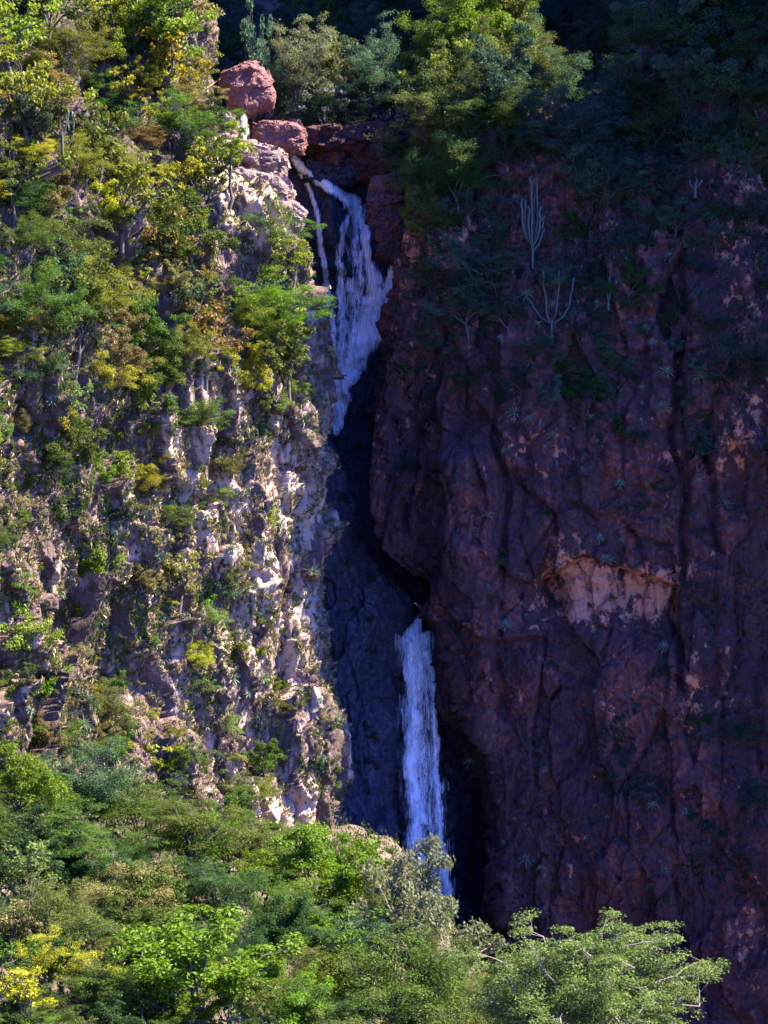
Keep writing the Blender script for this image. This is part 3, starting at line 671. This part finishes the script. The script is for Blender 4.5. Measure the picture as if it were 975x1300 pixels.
for _ in range(900):
    px, py = rnd.uniform(-40, 640), rnd.uniform(935, 1340)
    if py < 965+max(0, px)*.29 or py > 1300 and px > 700: continue
    if px > 480 and py < 1215+(px-480)*.35: continue
    if 335 < px < 385 and 1180 < py < 1230: continue
    w = rnd.choice([60, 75, 90, 110])
    if any((x-px)**2+(y-py)**2 < 34**2 for x, y in fc): continue
    fc.append((px, py))
    fore(px, py, w, rnd.choice(['feathery', 'fine', 'fine', 'broad', 'open', 'glossy']), rnd.choice(['mid', 'mid', 'deep', 'olive', 'fresh', 'deep', 'mid', 'deep']), .9)
    if len(fc) > 110: break


# --- lit trees on the shoulder above the shaded cliff, leaves paled for sun, and the shaded ones, leaves darkened
for a in [(545, 118, 70, 'broad', 'rust'), (556, 158, 115, 'fine', 'pale'), (528, 205, 90, 'feathery', 'pale'), (575, 205, 90, 'fine', 'pale'), (600, 95, 120, 'fine', 'pale'), (560, 55, 110, 'fine', 'fresh'), (520, 232, 60, 'fine', 'pale'), (545, 15, 110, 'broad', 'mid'), (620, 40, 110, 'broad', 'fresh'), (680, 30, 100, 'broad', 'lime'), (660, 75, 90, 'fine', 'olive'), (705, 10, 90, 'fine', 'fresh'), (635, 110, 90, 'fine', 'mid'), (530, 240, 46, 'bush', 'lime'), (590, 150, 90, 'feathery', 'pale'), (640, 5, 90, 'fine', 'lime'), (600, 15, 100, 'fine', 'mid'), (515, 190, 60, 'feathery', 'mid'), (575, 120, 80, 'open', 'lime'), (650, 150, 90, 'fine', 'mid'), (500, 215, 40, 'bush', 'pale')]:
    on(bvR, *a, 'U', GU)
k2 = []
for _ in range(4000):
    px, py = rnd.uniform(510, 990), rnd.uniform(-30, 500)
    dens = 1-smooth(215+max(0, px-700)*-.15, 470, np.array(py))*.92
    if px > 880 and py > 130: dens *= .35
    if 700 > px > 560 and 300 < py < 440: dens = .5
    if rnd.random() > dens: continue
    if px < 540 and py > 250 or 640 < px < 725 and 200 < py < 460: continue
    if any((x-px)**2+(y-py)**2 < 23**2 for x, y in k2): continue
    k2.append((px, py)); w = rnd.choice([50, 70, 90, 110]) if py < 230 else rnd.choice([24, 34, 46, 62])
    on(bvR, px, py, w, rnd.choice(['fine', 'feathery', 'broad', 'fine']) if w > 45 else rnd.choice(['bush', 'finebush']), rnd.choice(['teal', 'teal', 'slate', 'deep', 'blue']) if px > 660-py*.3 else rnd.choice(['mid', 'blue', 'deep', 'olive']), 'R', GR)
    if len(k2) > 230: break
for a in [(635, 352, 150, 'feathery', 'slate'), (602, 390, 100, 'feathery', 'slate'), (700, 360, 70, 'feathery', 'slate'), (685, 445, 60, 'feathery', 'slate'), (655, 400, 80, 'feathery', 'blue'), (735, 435, 50, 'feathery', 'blue'), (640, 300, 70, 'fine', 'blue'), (940, 440, 110, 'fine', 'teal'), (945, 480, 90, 'feathery', 'teal'), (525, 465, 60, 'bush', 'deep'), (745, 500, 50, 'finebush', 'teal'), (700, 510, 40, 'finebush', 'blue'), (790, 540, 46, 'bush', 'deep'), (520, 590, 40, 'finebush', 'teal'), (885, 560, 60, 'bush', 'teal'), (930, 930, 70, 'fine', 'teal'), (950, 1010, 60, 'fine', 'teal'), (900, 1040, 60, 'bush', 'teal'), (600, 940, 36, 'bush', 'teal'), (840, 850, 40, 'finebush', 'teal')]:
    on(bvR, *a, 'R', GR)
for _ in range(70):
    px, py = rnd.uniform(560, 1000), rnd.uniform(480, 1100)
    if px < 850 and rnd.random() < .45+.4*(py > 760): continue
    on(bvR, px, py, rnd.choice([14, 18, 24, 32]), rnd.choice(['bush', 'finebush']), rnd.choice(['teal', 'deep', 'blue']), 'R', GR)
# --- behind the falls, in bluer, darker leaves standing in for shade
for a in [(385, 78, 110, 'feathery', 'silver'), (335, 98, 50, 'fine', 'slate'), (322, 62, 46, 'open', 'slate'), (430, 100, 60, 'open', 'olive'), (480, 70, 110, 'feathery', 'slate'), (470, 115, 90, 'feathery', 'teal'), (410, 140, 90, 'feathery', 'deep'), (450, 150, 100, 'feathery', 'teal'), (355, 135, 60, 'finebush', 'blue'), (500, 130, 90, 'feathery', 'blue'), (390, 165, 50, 'finebush', 'deep'), (350, 110, 60, 'fine', 'blue')]:
    px, py, w, kind, col = a; Y = 366+rnd.uniform(-4, 4); k = S*Y/300; x = (px-487.5)*k
    K = KIND[kind]; wm = w*k; hh = K['h']/K['r']*wm/2; z = (650-py)*k-hh*.62
    plant(kind, col, Vector((x, Y, min(z, 54))), wm, rnd, 'B', GB, max(1, ((650-py)*k+hh*.38-min(z, 54))/hh), px=(px, py))
k3 = []; px = 0
for _ in range(900):
    px, py = rnd.uniform(180, 820), rnd.uniform(-60, 150 if px < 560 else 40)
    if any((x-px)**2+(y-py)**2 < 27**2 for x, y in k3): continue
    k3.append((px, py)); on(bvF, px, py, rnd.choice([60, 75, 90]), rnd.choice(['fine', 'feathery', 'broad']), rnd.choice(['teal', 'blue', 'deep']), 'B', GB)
    if len(k3) > 110: break
# --- along the sides of the gorge
for _ in range(26):
    px, py = rnd.uniform(412, 480), rnd.uniform(560, 1040)
    on(bvB, px, py, rnd.choice([12, 16, 20]), rnd.choice(['bush', 'finebush']), rnd.choice(['teal', 'blue', 'deep']), 'G', 'small plants on the wet buttress')

# ------------------------------------------------------------------ agaves: rosettes of blades
def rosette(seed, nb=34, wide=.10):
    rg = np.random.default_rng(seed); V, F = [], []
    for i in range(nb):
        az = i*2.39996; el = 1.35*(1-i/nb)**.8-.30*(i/nb)+rg.normal(0, .08); L = rg.uniform(.8, 1.1)*(.75+.35*i/nb)
        d = np.array([math.cos(az), math.sin(az), 0]); s = np.array([-math.sin(az), math.cos(az), 0]); up = np.array([0, 0, 1.])
        pts = []; p = np.zeros(3); e = el
        prof = [.6, 1, .85, .5, .03]
        for j in range(5):
            wv = wide*prof[j]; pts += [p+s*wv/2+up*.03, p-up*.015, p-s*wv/2+up*.03]
            p = p+(d*math.cos(e)+up*math.sin(e))*L/4; e -= .22*(i/nb)+.05
        b = len(V); V += pts
        for j in range(4):
            for q in range(2): F.append((b+j*3+q, b+j*3+q+1, b+j*3+q+4, b+j*3+q+3))
    return np.array(V), np.array(F)
def blade_mat(name, a, b):
    m, nt = new_mat(name); k = N(nt); oi = k.n('ShaderNodeObjectInfo'); co = k.n('ShaderNodeTexCoord').outputs['Object']
    p = k.n('ShaderNodeBsdfPrincipled', i_Roughness=.5); k.l(k.mix(k.math('ADD', k.math('MULTIPLY', oi.outputs['Random'], .6), k.math('MULTIPLY', k.noise(co, 5), .4)), a, b), p.inputs['Base Color'])
    o = k.n('ShaderNodeOutputMaterial'); k.l(p.outputs[0], o.inputs[0]); return m
M['agave'] = blade_mat('grey green blades', (.07, .12, .07), (.18, .25, .15))
M['cactus'] = blade_mat('cactus skin', (.014, .028, .02), (.04, .058, .042))
M['drygrass'] = blade_mat('dry grass', (.20, .15, .06), (.34, .27, .12))
AG = [mesh_from('agave', *rosette(s, nb, w_), M['agave']) for s, nb, w_ in ((1, 30, .09), (2, 40, .07), (3, 24, .12))]
def agave(bv, px, py, size, place, group):
    p, n = cast(bv, px, py)
    if p is None: return
    o = link('agave', AG[rnd.randrange(3)]); o.location = p-Vector(n)*.0+Vector((0, -.15, 0))
    s = size*S*p.y/300/2; o.scale = (s, s, s)
    ax = Vector((0, 0, 1))+Vector(n)*rnd.uniform(.2, .9); o.rotation_euler = ax.to_track_quat('Z', 'Y').to_euler()
    o['category'] = 'agave'; PLANTS.append([o, 'spiky agave', place, group, (px, py)])
ag = []
for _ in range(3000):
    px, py = rnd.uniform(0, 425), rnd.uniform(60, 1040)
    if py > 900+px*.3 or any((x-px)**2+(y-py)**2 < 20**2 for x, y in ag): continue
    if rnd.random() < .35: continue
    ag.append((px, py)); agave(bvL, px, py, rnd.uniform(14, 26), 'L', 'agaves on the sunlit cliff')
    if len(ag) >= 120: break
for i in range(22): agave(bvL, rnd.uniform(404, 436), 580+i*21+rnd.uniform(-8, 8), rnd.uniform(12, 20), 'L', 'agaves on the sunlit cliff')
ag = []
for _ in range(3000):
    px, py = rnd.uniform(520, 975), rnd.uniform(200, 1150)
    if rnd.random() < (.1 if 250 < py < 700 else .75) or any((x-px)**2+(y-py)**2 < 19**2 for x, y in ag): continue
    if px < 640 and py > 480 and rnd.random() < .7 or math.sin(px/31.)+math.sin(py/27.+px/60.) < rnd.uniform(-1.2, .8): continue
    ag.append((px, py)); agave(bvR, px, py, rnd.choice([8, 10, 13, 16, 20, 26]), 'R', 'agaves on the shaded cliff')
    if len(ag) >= 130: break

# ------------------------------------------------------------------ columnar cacti
def rib_tube(P, R, ribs=8):
    P = np.array(P, float); n = len(P); m = ribs*2
    an = np.linspace(0, 2*math.pi, m, endpoint=False); rr = np.where(np.arange(m) % 2 == 0, 1.0, .74)
    t = np.gradient(P, axis=0); t /= np.linalg.norm(t, axis=1, keepdims=True); u = np.cross(t, [.3, .95, 0]); u /= np.linalg.norm(u, axis=1, keepdims=True); v = np.cross(t, u)
    V = (P[:, None]+np.array(R)[:, None, None]*rr[None, :, None]*(np.cos(an)[None, :, None]*u[:, None]+np.sin(an)[None, :, None]*v[:, None])).reshape(-1, 3)
    i = np.arange(n-1)[:, None]*m; j = np.arange(m)[None]
    return V, np.stack([i+j, i+(j+1) % m, i+m+(j+1) % m, i+m+j], -1).reshape(-1, 4)
def cactus(bv, px, py, hpx, stems, spread, place, label, r=.2, splay=0, seed=0):
    p, n = cast(bv, px, py)
    if p is None: return
    rg = np.random.default_rng(seed); k = S*p.y/300; H = hpx*k; root = bpy.data.objects.new('columnar_cactus', None); C.objects.link(root)
    root.location = p+Vector((0, -.6, -.2)); root['label'] = label; root['category'] = 'cactus'; root['group'] = 'columnar cacti on the cliffs'
    th = H*.2 if stems > 1 else 0
    if stems > 1: link('trunk', mesh_from('trunk', *rib_tube([(0, 0, -.5), (0, 0, th*.5), (0, 0, th*1.15)], [r*1.5, r*1.3, r*1.2]), M['cactus']), root)
    for i in range(stems):
        f = (i-(stems-1)/2)/max(1, (stems-1)/2) if stems > 1 else 0
        x = f*spread*k/2; y = rg.uniform(-.5, .5)*spread*k/2; top = H*(1-.22*abs(f)**1.5-rg.uniform(0, .32)) if stems > 1 else H
        z0 = th*rg.uniform(.7, 1.1)
        pts = [(0, 0, z0), (x*.6, y*.6, z0+.08*H), (x*.95, y, z0+.2*H)]+[(x*(1+splay*t)+rg.normal(0, .09), y*(1+splay*t), z0+.2*H+(top-z0-.2*H)*t) for t in (.2, .4, .6, .8, .95, .99, 1)] if stems > 1 else [(rg.normal(0, .04), 0, H*t) for t in (-.05, .2, .4, .6, .8, .96, .99, 1)]
        m_ = len(pts); R = [r*.7]+[r]*(m_-3)+[r*.7, .02]
        link('stem', mesh_from('stem', *rib_tube(pts, R[:m_]), M['cactus']), root)
cactus(bvR, 676, 335, 118, 8, 26, 'R', 'tall candelabra cactus with eight upright stems above the blue-green feathery tree', .16, .03, 3)
cactus(bvR, 700, 428, 100, 4, 44, 'R', 'forking columnar cactus just below the tall candelabra cactus', .14, .35, 5)
cactus(bvR, 772, 388, 46, 2, 8, 'R', 'short twin-stemmed cactus on the shaded cliff', .18, 0, 7)
cactus(bvR, 882, 245, 34, 3, 14, 'R', 'small three-stemmed cactus high on the shaded cliff beside the bare red rock', .18, 0, 9)
cactus(bvL, 87, 182, 50, 5, 16, 'L', 'cluster of five upright cactus stems high on the sunlit cliff', .2, 0, 11)
cactus(bvL, 72, 170, 34, 2, 10, 'L', 'small two-stemmed cactus leaning beside the larger cactus cluster', .16, .5, 12)
cactus(bvL, 148, 715, 44, 1, 0, 'L', 'single slim cactus pole midway down the sunlit cliff', .14, 0, 13)
cactus(bvL, 30, 290, 50, 3, 16, 'L', 'three-stemmed cactus far from the gorge on the sunlit cliff', .16, .1, 14)
cactus(bvL, 70, 600, 44, 1, 0, 'L', 'pale dead cactus pole on the sunlit cliff far from the gorge', .14, 0, 15)

# ------------------------------------------------------------------ low cover nobody could count
def cover(name, vq, nq, mask, n, col, label, blades, size, seed, mat=None, spread=.3):
    rg = np.random.default_rng(seed); idx = np.nonzero(mask)[0]
    pick = rg.choice(idx, n); c = vq[pick]; nn = nq[pick]
    c = np.repeat(c, blades, 0)+rg.normal(0, spread, (n*blades, 3))*size*np.array([1, .6, 1])
    nn = np.repeat(nn, blades, 0)
    d = rg.normal(0, .55, (n*blades, 3))+nn*.5+np.array([0, 0, .8]); d /= np.linalg.norm(d, axis=1, keepdims=True)
    nr = rg.normal(0, 1, (n*blades, 3)); nr -= (nr*d).sum(1, keepdims=True)*d; nr /= np.linalg.norm(nr, axis=1, keepdims=True)
    ln = rg.uniform(.5, 1.3, n*blades)*size
    V, F = leaves(c+nn*ln[:, None]*.3, nr, d, ln, ln*(.16 if mat else .42))
    o = link(name, mesh_from(name, V, F, M[mat] if mat else LM[col])); o['kind'] = 'stuff'; o['label'] = label; return o
XL, YL = px_of(vL); dn = fbm(vL/5, 4, 201); dn2 = fbm(vL/1.6, 3, 203)
inL = (XL > -40) & (XL < 440) & (YL > -40) & (YL < 1120)
top = 1-smooth(300, 640, YL)
cover('undergrowth', vL, nL, inL & (dn+.5*dn2 > -.1-.55*top+.25*smooth(200, 380, XL)), 19000, 'olive', 'olive undergrowth clinging to the sunlit cliff', 9, .34, 1)
cover('undergrowth', vL, nL, inL & (dn-.5*dn2 > -.05-.6*top+.35*smooth(200, 380, XL)), 13000, 'mid', 'green undergrowth clinging to the sunlit cliff', 9, .32, 2)
cover('undergrowth', vL, nL, inL & (dn2 > .25-.3*top), 5000, 'deep', 'dark ground creepers on the sunlit cliff', 8, .3, 6)
cover('dry_grass', vL, nL, inL & (dn2 > .1) & (YL > 300), 13000, None, 'straw-coloured dry grass tufts on the sunlit cliff', 9, .62, 3, 'drygrass', .18)
XR, YR = px_of(vR); dr = fbm(vR/5, 4, 205)
inR = (XR > 500) & (XR < 1010) & (YR > -20) & (YR < 1150)
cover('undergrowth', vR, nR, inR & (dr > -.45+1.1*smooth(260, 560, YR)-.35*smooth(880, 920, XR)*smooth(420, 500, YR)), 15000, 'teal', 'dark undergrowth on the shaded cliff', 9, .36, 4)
Xf, Yf_ = px_of(gp); inF = (gp[:, 1] > 130) & (gp[:, 1] < 300) & (gp[:, 0] > -60) & (gp[:, 0] < 40)
cover('undergrowth', gp, np.tile([0, 0, 1.], (len(gp), 1)), inF, 14000, 'mid', 'green undergrowth between the hillside trees', 9, .5, 5, None, .9)
inT = (gp[:, 1] > 340) & (gp[:, 1] < 460) & (gp[:, 0] > -50) & (gp[:, 0] < 40)
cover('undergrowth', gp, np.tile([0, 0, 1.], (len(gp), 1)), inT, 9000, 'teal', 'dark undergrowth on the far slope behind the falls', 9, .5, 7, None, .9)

# ------------------------------------------------------------------ labels: look, ground, level beside a landmark, place among its likes
def level(py, pl):
    if pl in ('L', 'G', 'R'):
        for lim, t in ((70, 'at the cliff top'), (150, 'at the boulder level'), (215, 'at the ledge level'), (290, "at upper fall's lip level"), (360, "at upper fall's head level"), (440, "at upper fall's middle level"), (560, "at upper fall's foot level"), (660, 'level with the dry gap'), (760, "just above lower fall level"), (860, "at lower fall's lip level"), (960, "at lower fall's middle level")):
            if py < lim: return t
        return 'low down by treetops'
    if pl == 'F':
        for lim, t in ((1000, 'just under the cliff'), (1070, 'below the cliff foot'), (1130, 'in the upper rows'), (1190, 'in the middle rows'), (1250, 'in the lower rows')):
            if py < lim: return t
        return 'in the lowest row'
    return ''
def column(px, pl):
    if pl == 'L': return 'sunlit cliff '+('far from gorge' if px < 110 else 'outer middle' if px < 210 else 'inner middle' if px < 310 else 'near gorge edge')
    if pl == 'R': return 'shaded cliff '+('near gorge' if px < 640 else 'centre' if px < 780 else 'outer part' if px < 890 else 'far side')
    if pl == 'F': return 'hillside '+('far from gorge' if px < 120 else 'outer middle' if px < 250 else 'middle' if px < 370 else 'near gorge' if px < 500 else 'by gorge mouth')
    if pl == 'U': return 'sunlit shoulder above shaded cliff '+('close to the falls' if px < 570 else 'in its middle' if px < 640 else 'by the shadow line')
    if pl == 'B': return 'far slope behind falls '+('behind the boulder' if px < 350 else 'behind the stream' if px < 450 else 'behind the sunlit shoulder')
    return 'wet buttress beside '+('the sunlit cliff' if px < 445 else 'the lower fall')
ORD = ['topmost', 'second down', 'third down', 'fourth down', 'fifth down', 'sixth down', 'seventh down', 'eighth down', 'ninth down', 'tenth down']
by = {}
for r in PLANTS:
    big_ = ''
    key = ' '.join(x for x in (r[1], 'on', column(r[4][0], r[2]), level(r[4][1], r[2])) if x)
    by.setdefault(key, []).append(r)
for key, rs in by.items():
    rs.sort(key=lambda r: r[4][1])
    for i, r in enumerate(rs):
        r[0]['group'] = r[3]
        if len(rs) == 1: t = key
        elif len(rs) == 2: t = key+(', upper one' if i == 0 else ', lower one')
        elif i == len(rs)-1: t = key+', lowest'
        else: t = key+', '+(ORD[i] if i < len(ORD) else 'further down')
        for o_, n_ in (('open-branched ', 'open '), (' level', ''), ('sunlit cliff ', 'pale cliff '), ('shaded cliff ', 'red cliff '), (' down', ''), ('the ', ''), ('hillside by gorge mouth', 'gorge mouth'), (' in its middle', ' middle'), ('far slope behind falls', 'far slope'), ('further', 'later'), ('open ', ''), ('fine-leaved ', ''), ('glossy-leaved ', ''), (' at ', ' '), ('gorge edge', 'edge'), ('dark ', ''), ('near ', ''), ('low ', ''), ('beside ', ''), ('on ', '')):
            if len(re.findall(r"[A-Za-z0-9][A-Za-z0-9'-]*", t)) > 16: t = t.replace(o_, n_)
        r[0]['label'] = t
EXPO = 2.68
# ------------------------------------------------------------------ light, sky, camera
SUN_EL, AZ = math.radians(50), math.radians(2)      # the sun stands off to the +x side, square to the line of sight
sd = Vector((math.cos(SUN_EL)*math.cos(AZ), math.cos(SUN_EL)*math.sin(AZ), math.sin(SUN_EL)))
sl = bpy.data.lights.new('sun', 'SUN'); sl.energy = 5.0; sl.angle = math.radians(.5); sl.color = (1, .89, .74)
so = bpy.data.objects.new('sun', sl); C.objects.link(so); so.rotation_euler = sd.to_track_quat('Z', 'Y').to_euler(); so.location = (120, 20, 160)
w = bpy.data.worlds.new('World'); bpy.context.scene.world = w; w.use_nodes = True
nt = w.node_tree; nt.nodes.clear(); k = N(nt)
sk = k.n('ShaderNodeTexSky', sky_type='NISHITA', sun_disc=False, sun_elevation=SUN_EL, sun_rotation=math.pi/2-AZ, altitude=1200, ozone_density=4.0, dust_density=.2)
bg = k.n('ShaderNodeBackground', i_Strength=.092); k.l(k.mix(1.0, sk.outputs[0], (.34, .54, 1.6), 'MULTIPLY'), bg.inputs[0])
wo = k.n('ShaderNodeOutputWorld'); k.l(bg.outputs[0], wo.inputs[0])
cam = bpy.data.cameras.new('camera'); co = bpy.data.objects.new('camera', cam); C.objects.link(co)
co.rotation_euler = (math.pi/2, 0, 0); cam.sensor_fit = 'HORIZONTAL'; cam.angle = 2*math.atan(45/300.); cam.clip_end = 4000; cam.clip_start = .5
sc = bpy.context.scene; sc.camera = co
sc.view_settings.view_transform = 'Standard'; sc.view_settings.look = 'None'; sc.view_settings.exposure = EXPO; sc.view_settings.gamma = 1
sc.cycles.use_denoising = True; sc.cycles.max_bounces = 5; sc.cycles.transparent_max_bounces = 24; sc.cycles.diffuse_bounces = 2
sc.cycles.transmission_bounces = 4; sc.cycles.glossy_bounces = 2
